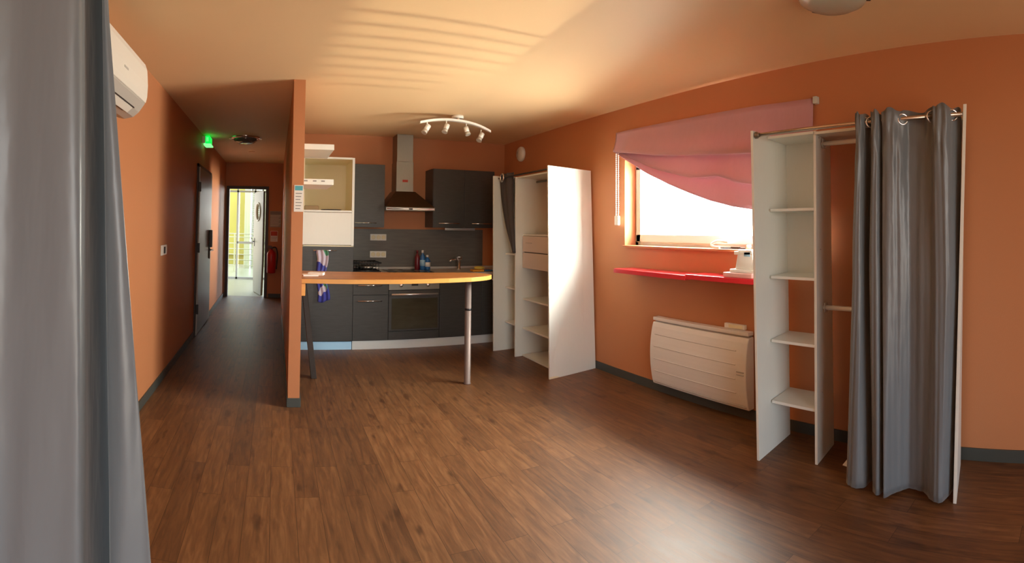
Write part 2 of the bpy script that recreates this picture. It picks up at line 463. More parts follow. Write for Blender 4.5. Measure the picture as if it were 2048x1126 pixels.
me, pc, pz, pr_ = leaf_mesh()
dl = bpy.data.objects.new('door_leaf', me); COL.objects.link(dl); dl.parent = d2
rg = MB()
ringpts = [leafpt(pc + (pr_ + .01) * math.cos(a), .045, pz + (pr_ + .01) * math.sin(a)) for a in [2 * math.pi * k / 32 for k in range(33)]]
rg.tube(ringpts, .016, 8, cap=False).build('porthole_ring', M['dedge'], dl)
gp = MB(); vs = [gp.bm.verts.new(leafpt(pc + pr_ * math.cos(a), .02, pz + pr_ * math.sin(a))) for a in [2 * math.pi * k / 32 for k in range(32)]]
gp.bm.faces.new(vs); gp.build('porthole_pane', M['frost'], dl)
hb = MB(); leafbox(hb, L_ - .10, L_ - .06, .042, .05, .95, 1.12)
hb.tube([leafpt(L_ - .08, .05, 1.05), leafpt(L_ - .08, .09, 1.05), leafpt(L_ - .20, .09, 1.05)], .009, 8)
hb.build('door_handle', M['darkmetal'], dl)

# ---- corridor side door in the left wall
d1 = struct(MB().box(XL, XL + .02, 6.36, 6.42, 0, 2.17).box(XL, XL + .02, 7.66, 7.70, 0, 2.17).box(XL, XL + .02, 6.36, 7.70, 2.13, 2.17).build('door_1', M['dframe'], bevel=.002))
dl1 = MB().box(XL + .002, XL + .03, 6.46, 7.66, .01, 2.13).build('door_leaf', M['door'], d1, bevel=.003)
MB().box(XL + .002, XL + .034, 6.42, 6.46, .01, 2.13).build('door_jamb', M['dedge'], d1, bevel=.003)
MB().box(XL + .0, XL + .05, 6.405, 6.425, .28, .40).box(XL, XL + .05, 6.405, 6.425, 1.05, 1.17).box(XL, XL + .05, 6.405, 6.425, 1.82, 1.94).build('hinge', M['darkmetal'], d1)
MB().box(XL + .03, XL + .075, 7.44, 7.52, 1.07, 1.32).box(XL + .03, XL + .045, 7.46, 7.50, .90, 1.07).build('lock_box', M['darkmetal'], dl1, bevel=.008)
MB().tube([(XL + .03, 7.48, 1.03), (XL + .09, 7.48, 1.03), (XL + .09, 7.34, 1.03)], .011, 10).build('door_handle', M['chrome'], dl1)

# ---- window over the radiator
xg = XR + .135
w1 = struct(MB().box(xg, xg + .06, WY0, WY1, WZ0, WZ0 + .045).box(xg, xg + .06, WY0, WY1, WZ1 - .045, WZ1).box(xg, xg + .06, WY0, WY0 + .045, WZ0, WZ1).box(xg, xg + .06, WY1 - .045, WY1, WZ0, WZ1)
            .build('window_1', M['winframe'], bevel=.004))
y0, y1, z0, z1 = WY0 + .03, WY1 - .03, WZ0 + .035, WZ1 - .035
MB().box(xg - .018, xg + .03, y0, y1, z0, z0 + .075).box(xg - .018, xg + .03, y0, y1, z1 - .06, z1).box(xg - .018, xg + .03, y0, y0 + .07, z0, z1).box(xg - .018, xg + .03, y1 - .065, y1, z0, z1).build('window_sash', M['winframe'], w1, bevel=.006)
MB().box(xg + .008, xg + .014, y0 + .06, y1 - .06, z0 + .06, z1 - .05).build('window_pane', M['glass'], w1)
MB().box(XR - .035, xg, WY0 - .03, WY1 + .0, WZ0 - .014, WZ0 + .006).build('window_sill', M['wall'], w1, bevel=.003)
struct(MB().box(XR + .1, XR + .14, SY0, SY1, SZ0, SZ0 + .05).box(XR + .1, XR + .14, SY0, SY1, SZ1 - .05, SZ1).box(XR + .1, XR + .14, SY0, SY0 + .05, SZ0, SZ1).box(XR + .1, XR + .14, SY1 - .05, SY1, SZ0, SZ1).build('window_2', M['winframe']))

# ------------------------------------------------------------------ lobby beyond the corridor
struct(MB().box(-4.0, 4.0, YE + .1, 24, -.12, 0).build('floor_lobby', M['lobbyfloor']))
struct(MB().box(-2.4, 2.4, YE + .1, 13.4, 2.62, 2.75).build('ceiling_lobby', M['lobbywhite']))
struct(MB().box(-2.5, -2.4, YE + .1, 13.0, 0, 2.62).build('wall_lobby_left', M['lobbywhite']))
gs = thing('glazed_screen', (-.75, 13.1, 0), 'grey-framed glass screen across the lobby seen through the far doorway', 'glass screen')
fr = MB()
for x in (-1.75, -.985, -.54): fr.box(x - .022, x + .022, 13.08, 13.13, 0, 2.6)
fr.box(-1.75, .6, 13.08, 13.13, 0, .05).box(-1.75, .6, 13.08, 13.13, 2.2, 2.25).box(-.985, .6, 13.08, 13.13, .90, .95)
fr.build('frame', M['greyalu'], gs)
MB().box(-.96, -.565, 13.1, 13.106, .05, .90).build('pane', M['glass'], gs)
MB().box(-.96, -.565, 13.1, 13.106, .95, 2.2).build('pane', M['glass'], gs)
rl = thing('railing', (-.9, 15, 0), 'white metal railing outside beyond the glass screen', 'railing')
for z in (.18, .34, .50, .66, .82, 1.0, 1.1):
    MB().tube([(-2.2, 15, z), (.6, 15, z)], .014, 8).build('rail', M['lobbywhite'], rl)
for x in (-2.1, -1.2, -.3, .55):
    MB().box(x - .02, x + .02, 14.98, 15.02, 0, 1.1).build('post', M['lobbywhite'], rl)
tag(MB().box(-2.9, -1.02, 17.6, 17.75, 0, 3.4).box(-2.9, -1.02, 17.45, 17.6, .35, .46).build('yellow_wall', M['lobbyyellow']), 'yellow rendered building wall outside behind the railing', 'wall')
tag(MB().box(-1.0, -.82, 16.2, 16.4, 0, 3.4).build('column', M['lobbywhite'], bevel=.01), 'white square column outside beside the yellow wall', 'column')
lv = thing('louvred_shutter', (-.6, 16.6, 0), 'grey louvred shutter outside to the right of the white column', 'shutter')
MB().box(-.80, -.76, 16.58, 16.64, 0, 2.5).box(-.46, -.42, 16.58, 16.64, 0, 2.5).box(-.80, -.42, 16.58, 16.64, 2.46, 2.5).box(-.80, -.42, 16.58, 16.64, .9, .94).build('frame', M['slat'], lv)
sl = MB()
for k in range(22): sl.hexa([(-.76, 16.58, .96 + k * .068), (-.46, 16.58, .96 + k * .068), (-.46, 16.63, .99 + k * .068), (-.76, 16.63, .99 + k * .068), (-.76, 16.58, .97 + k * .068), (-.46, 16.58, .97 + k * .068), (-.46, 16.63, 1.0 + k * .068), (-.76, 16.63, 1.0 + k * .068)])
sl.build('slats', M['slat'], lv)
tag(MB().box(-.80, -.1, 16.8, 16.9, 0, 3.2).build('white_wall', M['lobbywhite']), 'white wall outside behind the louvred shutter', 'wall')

# ------------------------------------------------------------------ left wall: air conditioner, switch, exit sign
ac = thing('air_conditioner', (XL, 2.64, 2.2), 'white wall-mounted air conditioner high on the left wall beside the grey curtain', 'air conditioner')
AY0, AY1 = 2.10, 3.05
prof = [(XL, 2.095), (XL + .02, 2.078), (XL + .06, 2.070), (XL + .115, 2.080), (XL + .150, 2.108), (XL + .186, 2.158), (XL + .186, 2.20), (XL + .188, 2.26), (XL + .183, 2.35), (XL + .172, 2.395), (XL + .15, 2.40), (XL, 2.40)]
MB().prism(prof, 'y', AY0 + .004, AY1 - .003).build('casing', M['acg'], ac, bevel=.003)
fp = [(XL + .17, 2.164), (XL + .192, 2.164), (XL + .200, 2.20), (XL + .203, 2.27), (XL + .197, 2.36), (XL + .183, 2.403), (XL + .15, 2.41), (XL, 2.41), (XL, 2.40), (XL + .14, 2.398), (XL + .16, 2.37)]
MB().prism(fp, 'y', AY0, AY1).build('front_panel', M['ac'], ac, bevel=.004)
MB().hexa([(XL + .118, AY0 + .05, 2.0765), (XL + .152, AY0 + .05, 2.1035), (XL + .152, AY1 - .15, 2.1035), (XL + .118, AY1 - .15, 2.0765),
           (XL + .114, AY0 + .05, 2.081), (XL + .149, AY0 + .05, 2.109), (XL + .149, AY1 - .15, 2.109), (XL + .114, AY1 - .15, 2.081)]).build('air_flap', M['ac'], ac, bevel=.0015)
MB().box(XL + .152, XL + .156, AY0 + .05, AY1 - .13, 2.106, 2.113).build('flap_gap', M['black'], ac)
MB().box(XL + .108, XL + .114, AY0 + .05, AY1 - .22, 2.0765, 2.081).build('flap_gap', M['black'], ac)
MB().box(XL + .2, XL + .2045, 2.555, 2.625, 2.245, 2.255).build('badge', M['acg'], ac)

sw = thing('light_switch', (XL, 4.53, 1.18), 'white double light switch on the left orange wall', 'switch')
MB().box(XL, XL + .01, 4.41, 4.63, 1.135, 1.225).build('plate', M['plastic'], sw, bevel=.003)
MB().box(XL + .01, XL + .018, 4.50, 4.545, 1.15, 1.21).build('rocker', M['black'], sw, bevel=.002)
MB().box(XL + .01, XL + .016, 4.555, 4.61, 1.15, 1.21).build('rocker', M['plastic'], sw, bevel=.002)

ex = thing('exit_sign', (XL, 6.78, 2.5), 'glowing green exit sign high on the left corridor wall', 'exit sign')
MB().box(XL, XL + .045, 6.72, 7.0, 2.48, 2.57).build('housing', M['plastic'], ex, bevel=.004)
MB().box(XL + .045, XL + .10, 6.715, 6.99, 2.475, 2.575).build('lit_panel', M['green'], ex, bevel=.004)
MB().box(XL + .062, XL + .068, 6.712, 6.716, 2.50, 2.555).box(XL + .078, XL + .084, 6.712, 6.716, 2.50, 2.555).build('pictogram', M['greenw'], ex)
MB().box(XL + .02, XL + .12, 6.72, 6.97, 2.452, 2.472).build('diffuser', M['greenw'], ex, bevel=.004)

# ------------------------------------------------------------------ corridor ceiling lamp
cl = thing('ceiling_lamp', (-.44, 6.95, HC), 'silver-rimmed round ceiling lamp in the dark corridor', 'ceiling lamp')
MB().lathe([(.20, 0), (.205, -.012), (.195, -.024), (.165, -.03)], (-.44, 6.95, HC)).build('rim', M['chrome'], cl)
MB().lathe([(.165, -.028), (.158, -.05), (.125, -.075), (.07, -.09), (0.0001, -.094)], (-.44, 6.95, HC)).build('dome', M['domeg'], cl)
for q in ((-.47, -.41, 6.86, 6.90, HC - .10, HC - .088), (-.66, -.63, 6.93, 6.97, HC - .03, HC), (-.25, -.22, 6.93, 6.97, HC - .03, HC)): MB().box(*q).build('clip', M['chrome'], cl, bevel=.003)
tag(MB().lathe([(.05, 0), (.05, -.006), (.035, -.011), (.0001, -.012)], (-.42, 8.35, HC)).build('ceiling_vent', M['ceil']), 'tiny round disc on the corridor ceiling behind the lamp', 'vent')

# ------------------------------------------------------------------ end wall: notices and extinguisher
def notice(name, x0, x1, z0, z1, y, head, lines, label, hc, lc):
    t = thing(name, ((x0 + x1) / 2, y, (z0 + z1) / 2), label, 'notice')
    MB().box(x0, x1, y - .004, y - .001, z0, z1).build('sheet', M['paper'] if name != 'safety_notice' else M['slat'], t)
    h = z1 - z0
    MB().box(x0 + .006, x1 - .006, y - .0052, y - .004, z1 - h * head, z1 - .006).build('header', hc, t)
    mb = MB(); k = lines
    for i in range(k):
        zz = z1 - h * head - (i + 1) * (h * (1 - head)) / (k + 1)
        mb.box(x0 + .012, x1 - .012 - (i % 3) * (x1 - x0) * .08, y - .0052, y - .004, zz - .003, zz + .003)
    mb.build('print', lc, t)
    return t


notice('safety_notice', -.125, .095, 1.36, 1.67, YE, .2, 9, 'pale safety notice with dark header on the corridor end wall', M['ink'], M['paper'])
notice('extinguisher_notice', -.105, .035, 1.08, 1.285, YE, .45, 3, 'small red and white sign above the fire extinguisher', M['redink'], M['ink'])
notice('wall_notice', .138, .212, 1.54, 1.752, YP, .2, 6, 'white paper notice with teal header on the end of the partition wall', M['teal'], M['ink'])
fx = thing('fire_extinguisher', (-.08, 9.9, .48), 'red fire extinguisher hanging on the corridor end wall', 'fire extinguisher')
MB().lathe([(.07, 0), (.085, .012), (.085, .36), (.075, .40), (.045, .435), (.022, .445), (.022, .47)], (-.08, 9.9, .48), n=28).build('tank', M['redpaint'], fx)
MB().box(-.105, -.055, 9.87, 9.93, .95, .97).box(-.165, -.07, 9.89, 9.91, .985, 1.0).box(-.15, -.07, 9.89, 9.91, .955, .967).build('valve_handle', M['black'], fx, bevel=.003)
MB().tube(cr_spline([(-.075, 9.9, .96), (.0, 9.89, .97), (.035, 9.885, .86), (.03, 9.885, .7), (.02, 9.885, .56)], 6), [.012] * 25, 8).build('hose', M['black'], fx)
MB().box(-.11, -.05, 9.98, 10.0, .8, .9).build('wall_bracket', M['black'], fx)

# ------------------------------------------------------------------ kitchen
FY = 5.93                                              # front of the base units


def handle(x0, x1, z, y, parent, mname='chrome'):
    mb = MB().tube([(x0, y - .028, z), (x1, y - .028, z)], .006, 8)
    mb.tube([(x0 + .012, y, z), (x0 + .012, y - .028, z)], .004, 6).tube([(x1 - .012, y, z), (x1 - .012, y - .028, z)], .004, 6)
    return mb.build('handle', M[mname], parent)


def door(x0, x1, z0, z1, y, parent, name='door', m='dark'):
    return MB().box(x0 + .002, x1 - .002, y - .019, y, z0 + .002, z1 - .002).build(name, M[m], parent, bevel=.0015)


# tall unit
TX0, TX1 = .30, .90
tu = thing('tall_kitchen_unit', (.6, FY, 0), 'tall kitchen unit with open cream niche, white flap and dark lower door', 'kitchen cabinet')
b = MB().box(TX0, TX0 + .018, FY, YK - .01, .1, 2.22).box(TX1 - .018, TX1, FY, YK - .01, 1.19, 2.22).box(TX0, TX1, FY, YK - .01, 2.20, 2.22)
b.box(TX0, TX1, FY, YK - .01, 1.585, 1.605).box(TX0, TX1, FY, YK - .01, 1.185, 1.2)
b.build('body', M['cream'], tu, bevel=.001)
MB().box(TX0 + .018, TX1 - .018, YK - .03, YK - .015, 1.6, 2.2).build('back_panel', M['cream'], tu)
MB().box(TX0, TX1, FY + .02, YK - .015, .1, 1.185).build('carcass', M['dark'], tu)
MB().box(TX0 - .0, TX1 - .03, FY - .02, FY - .001, 1.205, 1.578).build('white_flap', M['white'], tu, bevel=.003)
MB().box(TX1 - .028, TX1, FY - .012, FY - .001, 1.195, 2.22).build('edge_strip', M['white'], tu, bevel=.001)
for z in (2.2, 1.583): MB().box(TX0, TX1 - .03, FY - .012, FY - .001, z, z + .022).build('front_edge', M['white'], tu, bevel=.001)
td = door(TX0, TX1, .10, 1.185, FY, tu)
handle(.43, .70, 1.142, FY - .019, td)

bu = thing('drawer_unit', (1.1, FY, 0), 'dark base unit with one drawer over a door, left of the oven', 'kitchen cabinet')
MB().box(TX1, 1.32, FY + .001, YK - .01, .1, .84).build('carcass', M['dark'], bu)
dr = door(TX1, 1.32, .63, .84, FY, bu, 'drawer'); handle(.955, 1.24, .742, FY - .019, dr)
dd = door(TX1, 1.32, .10, .627, FY, bu); handle(.955, 1.24, .562, FY - .019, dd)

ov = thing('oven', (1.635, FY, 0), 'built-in oven with steel control strip and dark glass door', 'oven')
MB().box(1.322, 1.948, FY + .001, YK - .01, .1, .84).build('body', M['dark'], ov)
cp = MB().box(1.325, 1.945, FY - .022, FY, .685, .80).build('control_panel', M['steel'], ov, bevel=.002)
for x in (1.47, 1.80):
    MB().lathe([(.021, 0), (.021, -.018), (.016, -.024), (.0001, -.024)], (x, FY - .022, .74), 'y', 20).build('knob', M['chrome'], cp)
MB().box(1.60, 1.68, FY - .0235, FY - .022, .73, .755).build('display', M['black'], cp)
od = MB().box(1.325, 1.945, FY - .022, FY, .205, .677).build('oven_door', M['dark'], ov, bevel=.003)
MB().box(1.36, 1.925, FY - .0245, FY - .022, .225, .585).build('glass_panel', M['glassblack'], od, bevel=.001)
MB().tube([(1.35, FY - .06, .635), (1.92, FY - .06, .635)], .013, 12).tube([(1.38, FY - .02, .635), (1.38, FY - .06, .635)], .008, 8).tube([(1.89, FY - .02, .635), (1.89, FY - .06, .635)], .008, 8).build('oven_handle', M['alu'], od)
MB().box(1.325, 1.945, FY - .019, FY, .102, .2).build('lower_panel', M['dark'], ov, bevel=.001)

su = thing('sink_unit', (2.3, FY, 0), 'dark base unit with handles right of the oven, under the tap', 'kitchen cabinet')
MB().box(1.95, 3.0, FY + .001, YK - .01, .1, .84).build('carcass', M['dark'], su)
d = door(1.95, 2.50, .10, .84, FY, su); handle(2.03, 2.30, .78, FY - .019, d)
d = door(2.50, 3.0, .10, .84, FY, su); handle(2.62, 2.88, .78, FY - .019, d)

wt = thing('worktop', (1.9, 6.2, .86), 'pale grey kitchen worktop behind the wooden bar', 'worktop')
MB().box(TX1, 3.105, FY - .03, YK - .005, .842, .875).build('slab', M['counter'], wt, bevel=.002)
MB().box(TX1, 3.105, YK - .022, YK - .002, .875, .90).build('upstand', M['counter'], wt, bevel=.002)
hobt = thing('hob', (1.63, 6.22, .875), 'black glass hob set in the worktop above the oven', 'hob')
MB().box(1.36, 1.91, 6.0, 6.46, .8755, .882).build('glass_plate', M['glassblack'], hobt, bevel=.002)
for (x, y, r) in ((1.5, 6.11, .07), (1.77, 6.11, .09), (1.5, 6.34, .09), (1.77, 6.34, .07)):
    MB().torus((x, y, .8825), r, .002, 'z', 28, 6).build('cooking_ring', M['steel'], hobt)
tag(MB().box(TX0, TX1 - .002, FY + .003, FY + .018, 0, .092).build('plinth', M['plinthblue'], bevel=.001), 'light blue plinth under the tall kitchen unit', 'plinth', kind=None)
tag(MB().box(TX1 + .002, 3.0, FY - .006, FY + .010, 0, .099).build('plinth', M['plinthgrey'], bevel=.001), 'long shiny aluminium plinth under the oven and base units', 'plinth')
tag(MB().box(TX1 + .002, 2.78, YK - .0125, YK - .001, .90, 1.392).build('splashback', M['splash']), 'dark slate-grey splashback behind the worktop', 'splashback')


def wall_unit(x0, x1, z0, z1, y, doors, label):
    t = thing('wall_cabinet', ((x0 + x1) / 2, y, z0), label, 'kitchen cabinet')
    MB().box(x0, x1, y, YK - .002, z0, z1).build('body', M['dark'], t, bevel=.001)
    for (a, b_, h0, h1) in doors:
        dd = door(a, b_, z0, z1, y - .001, t); handle(h0, h1, z0 + .055, y - .02, dd)
    return t


wall_unit(.93, 1.325, 1.412, 2.19, 6.24, [(.93, 1.325, .95, 1.22)], 'single dark wall cabinet left of the extractor hood')
wall_unit(1.95, 2.80, 1.42, 2.17, 6.24, [(1.95, 2.375, 2.02, 2.30), (2.375, 2.80, 2.47, 2.75)], 'wide two-door dark wall cabinet right of the extractor hood')
ul = tag(MB().box(2.15, 2.56, 6.30, 6.36, 1.385, 1.419).build('strip_light', M['alu'], bevel=.004), 'slim grey strip light under the right wall cabinet', 'strip light')

hd = thing('extractor_hood', (1.62, 6.3, 1.63), 'steel chimney extractor hood over the hob', 'extractor hood')
hx0, hx1, hy0, hy1 = 1.315, 1.935, 6.09, YK - .002
MB().box(hx0, hx1, hy0, hy1, 1.625, 1.665).build('rim', M['steel'], hd, bevel=.002)
cx0, cx1, cy0 = 1.49, 1.712, 6.31
MB().hexa([(hx0, hy0, 1.665), (hx1, hy0, 1.665), (hx1, hy1, 1.665), (hx0, hy1, 1.665), (cx0 - .02, cy0 - .02, 1.87), (cx1 + .02, cy0 - .02, 1.87), (cx1 + .02, hy1, 1.87), (cx0 - .02, hy1, 1.87)]).build('canopy', M['hooddark'], hd)
MB().box(cx0, cx1, cy0, hy1, 1.87, 2.25).build('chimney', M['steel'], hd, bevel=.002)
MB().box(cx0 + .006, cx1 - .006, cy0 + .006, hy1, 2.25, HC - .002).build('upper_chimney', M['steel'], hd, bevel=.002)
MB().box(1.325, 1.60, hy0 - .003, hy0 + .001, 1.638, 1.653).box(1.65, 1.925, hy0 - .003, hy0 + .001, 1.638, 1.653).build('front_trim', M['chrome'], hd)
MB().box(1.605, 1.645, hy0 - .005, hy0, 1.634, 1.652).build('switch', M['black'], hd)
MB().box(1.57, 1.64, cy0 - .002, cy0, 1.99, 2.02).build('sticker', M['redink'], hd)

for z, lb in ((1.325, 'upper white triple socket on the dark splashback'), (1.105, 'lower white triple socket on the dark splashback')):
    so = thing('wall_socket', (1.32, YK, z - .04), lb, 'socket', 'sockets on the splashback')
    MB().box(1.212, 1.425, YK - .024, YK - .0126, z - .083, z).build('plate', M['plastic'], so, bevel=.003)
    for k in range(3):
        MB().lathe([(.028, 0), (.028, -.003), (.022, -.003), (.0001, -.001)], (1.252 + k * .067, YK - .024, z - .041), 'y', 20).build('outlet', M['cream'], so)

fc = thing('kitchen_tap', (2.36, 6.36, .875), 'chrome mixer tap on the worktop', 'tap')
MB().lathe([(.028, 0), (.028, .01), (.02, .015), (.02, .16)], (2.36, 6.36, .875), n=20).build('body', M['chrome'], fc)
MB().box(2.33, 2.39, 6.33, 6.39, 1.0, 1.045).build('head', M['chrome'], fc, bevel=.006)
MB().tube([(2.33, 6.35, 1.01), (2.24, 6.32, 1.005), (2.215, 6.31, .985)], .013, 10).build('spout', M['chrome'], fc)
MB().box(2.345, 2.375, 6.27, 6.33, 1.035, 1.048).build('lever', M['chrome'], fc, bevel=.003)

# drying rack / pans left on the worktop
rk = thing('dish_rack', (1.08, 6.2, .875), 'black wire dish rack with a tray on the worktop beside the tall unit', 'dish rack')
mb = MB()
for z, o_ in ((.895, 0), (.99, .02)):
    mb.tube([(.915, 6.05, z), (1.235 + o_, 6.05, z), (1.235 + o_, 6.40, z), (.915, 6.40, z), (.915, 6.05, z)], .009, 6)
for k in range(9):
    x = .94 + k * .036; mb.tube([(x, 6.05, .895), (x, 6.05, .985)], .0035, 6).tube([(x, 6.40, .895), (x, 6.40, .985)], .005, 6).tube([(x, 6.05, .895), (x, 6.40, .895)], .0035, 6)
mb.build('wire_frame', M['black'], rk)
MB().box(.92, 1.26, 6.06, 6.39, .876, .892).build('drip_tray', M['black'], rk, bevel=.004)
pa = thing('frying_pan', (1.12, 6.2, .92), 'shallow grey pan resting in the black dish rack', 'pan')
MB().lathe([(.0001, 0), (.09, 0), (.12, .035), (.125, .035), (.093, -.006), (.0001, -.006)], (1.10, 6.2, .91), n=28).build('bowl', M['steel'], pa)
MB().box(1.16, 1.245, 6.08, 6.10, .925, .938).build('pan_handle', M['plastic'], pa, bevel=.003)


def bottle(x, y, h, r, body, cap, lab, label):
    t = thing('bottle', (x, y, .876), label, 'bottle', 'cleaning bottles on the worktop')
    MB().lathe([(r * .9, 0), (r, .01), (r, h * .62), (r * .8, h * .72), (r * .35, h * .82), (r * .35, h * .88)], (x, y, .876), n=20).build('bottle_body', body, t)
    MB().lathe([(r * .42, h * .86), (r * .42, h * .99), (r * .36, h)], (x, y, .876), n=16).build('cap', cap, t)
    if lab: MB().lathe([(r * 1.012, h * .22), (r * 1.012, h * .52)], (x, y, .876), n=20).build('label', lab, t)
    return t


bottle(1.845, 6.30, .255, .034, M['blue'], M['paper'], M['ltblue'], 'tall blue bottle with white cap and pale label on the worktop')
bottle(1.795, 6.37, .25, .034, M['darkred'], M['darkred'], None, 'dark red bottle behind the blue bottle on the worktop')
bottle(1.925, 6.36, .19, .040, M['blue'], M['paper'], M['plastic'], 'shorter blue bottle with white cap right of the tall blue one')
tag(MB().box(2.40, 2.56, 5.97, 6.07, .876, .90).build('sponge', M['orangec'], bevel=.01), 'orange sponge cloth at the right end of the worktop', 'sponge')
tag(MB().lathe([(.0001, 0), (.06, .004), (.07, .02), (.05, .035), (.0001, .04)], (2.52, 6.05, .90), n=20).build('scouring_pad', M['yellow']), 'yellow scouring pad lying on the orange sponge cloth', 'sponge')
tag(MB().box(2.57, 2.68, 5.98, 6.07, .876, .895).build('dishcloth', M['blue'], bevel=.008), 'folded blue dishcloth beside the orange sponge cloth', 'cloth')

# items in the niche
tag(MB().box(.33, .50, 6.1, 6.3, 1.606, 1.66).build('paper_bag', M['brown'], bevel=.01), 'flat brown packet lying in the open cream niche', 'packet')
tag(MB().lathe([(.0001, 0), (.10, 0), (.13, .012), (.125, .016), (.0001, .008)], (.66, 6.2, 1.606), n=24).build('plate', M['darkmetal']), 'small dark plate in the open cream niche', 'plate')

# tea towel on the tall unit's handle
tt = []
for i in range(26):
    u = i / 25; row = []
    wv = .075 * (1 - .25 * math.sin(u * 3.0)) * (1 if u > .03 else .8)
    for j in range(17):
        s_ = j / 16 - .5
        row.append((.525 + s_ * 2 * wv + .03 * u * u + .012 * math.sin(u * 9), FY - .062 - .012 * math.sin(s_ * 16 + u * 2) - .006 * math.sin(u * 8), 1.146 - u * (.60 - .06 * abs(s_ + .2))))
    tt.append(row)
tw = mat('patterned_towel', (.2, .3, .5), .8)
n = tw.node_tree; b = n.nodes['Principled BSDF']; t = n.nodes.new('ShaderNodeTexCoord'); vo = n.nodes.new('ShaderNodeTexVoronoi'); vo.inputs['Scale'].default_value = 9
cr2 = n.nodes.new('ShaderNodeValToRGB'); cr2.color_ramp.interpolation = 'CONSTANT'
for p, c in ((0, (.05, .06, .35, 1)), (.3, (.08, .30, .17, 1)), (.5, (.55, .50, .60, 1)), (.68, (.62, .22, .12, 1)), (.8, (.10, .12, .45, 1))):
    q = cr2.color_ramp.elements[0] if p == 0 else cr2.color_ramp.elements.new(p); q.color = c
sp = n.nodes.new('ShaderNodeSeparateColor'); n.links.new(t.outputs['Object'], vo.inputs['Vector']); n.links.new(vo.outputs['Color'], sp.inputs[0]); n.links.new(sp.outputs[0], cr2.inputs[0]); n.links.new(cr2.outputs[0], b.inputs['Base Color'])
tag(cloth('tea_towel', tt, tw, thick=.003), 'blue, green and white patterned tea towel hanging from the tall unit handle', 'towel')

# floating shelves on the kitchen side of the partition
for i, (z, lb) in enumerate(((2.117, 'upper white floating shelf on the kitchen side of the partition'), (1.822, 'lower white floating shelf on the kitchen side of the partition'))):
    sh = tag(MB().box(XP1, .474, 4.30, 4.88, z - .047, z).build('floating_shelf', M['white'], bevel=.002), lb, 'shelf', 'floating shelves on the partition')
    if i:
        for a in (.225, .30, .37): MB().box(a, a + .03, 4.2985, 4.30, z - .022, z - .012).build('print', M['ink'], sh)

# the wooden bar
bt = thing('breakfast_bar', (1.1, 4.45, 0), 'golden wooden breakfast bar running out from the partition wall', 'bar table')
out = [(.2135, 4.185), (.6, 4.15), (1.02, 4.135), (1.45, 4.15)] + [(1.45 + .50 * math.sin(a), 4.42 - .27 * math.cos(a)) for a in [math.pi * k / 14 for k in range(2, 13)]] + [(1.45, 4.70), (.2135, 4.90)]
MB().prism(out, 'z', .962, 1.0).build('bar_top', M['bar'], bt, bevel=.003)
edge = out[:-1]
mbE = MB()
for p, q in zip(edge[:13], edge[1:14]):
    v = (Vector(q) - Vector(p)).normalized(); nn = Vector((v.y, -v.x)) * .003
    mbE.hexa([(p[0] + nn.x, p[1] + nn.y, .9635), (q[0] + nn.x, q[1] + nn.y, .9635), (q[0], q[1], .9635), (p[0], p[1], .9635), (p[0] + nn.x, p[1] + nn.y, .9985), (q[0] + nn.x, q[1] + nn.y, .9985), (q[0], q[1], .9985), (p[0], p[1], .9985)])
mbE.build('front_edge', M['baredge'], bt)
lg = MB().lathe([(.034, 0), (.034, .008), (.030, .012), (.030, .96)], (1.745, 4.45, 0), n=24).build('leg', M['leg'], bt)
MB().lathe([(.034, .672), (.034, .69)], (1.745, 4.45, 0), n=24).build('collar', M['black'], lg)
MB().box(XP1, XP1 + .035, 4.19, 4.35, .86, .962).build('bracket', M['baredge'], bt, bevel=.003)
MB().hexa([(.355, 4.83, 0), (.41, 4.83, 0), (.41, 4.90, 0), (.355, 4.90, 0), (.235, 4.80, .962), (.285, 4.80, .962), (.285, 4.87, .962), (.235, 4.87, .962)]).build('leg', M['darkmetal'], bt, bevel=.004)
for i, (x, y, r, lb) in enumerate(((.30, 4.42, .1, 'loose white paper on the left end of the bar'), (.36, 4.50, -.3, 'second white paper lying behind the first on the bar'))):
    o = MB().box(-.065, .065, -.045, .045, 0, .012 if i == 0 else .022).build('paper_stack', M['paper']); o.location = (x, y, 1.0005); o.rotation_euler.z = r
    tag(o, lb, 'paper')

# ------------------------------------------------------------------ kitchen ceiling track with four spots
tr = thing('track_light', (1.83, 4.95, HC), 'curved white ceiling light bar with four spotlights above the kitchen', 'ceiling light')
MB().lathe([(.065, 0), (.065, -.028), (.06, -.032), (.0001, -.032)], (1.84, 5.05, HC), n=24).build('ceiling_plate', M['whitemetal'], tr)
path = cr_spline([(1.405, 4.95, 2.482), (1.54, 4.95, 2.512), (1.70, 4.95, 2.528), (1.86, 4.95, 2.524), (2.00, 4.95, 2.503), (2.10, 4.95, 2.474), (2.175, 4.95, 2.444)], 8)
mb = MB(); last = None
rows = []
for i, p in enumerate(path):
    d = (path[min(i + 1, len(path) - 1)] - path[max(i - 1, 0)]).normalized(); s_ = Vector((-d.y, d.x, 0)).normalized() * (.026 - .012 * abs(i / (len(path) - 1) - .5) * 2)
    rows.append([mb.bm.verts.new(p + s_ + Vector((0, 0, h))) for h in (-.011, .011)] + [mb.bm.verts.new(p - s_ + Vector((0, 0, h))) for h in (.011, -.011)])
for a, b_ in zip(rows, rows[1:]):
    for k in range(4): mb.bm.faces.new((a[k], a[(k + 1) % 4], b_[(k + 1) % 4], b_[k]))
mb.bm.faces.new(rows[0]); mb.bm.faces.new(rows[-1][::-1])
mb.tube([(1.82, 4.95, 2.53), (1.84, 5.03, 2.575)], .012, 8)
mb.build('curved_bar', M['whitemetal'], tr)
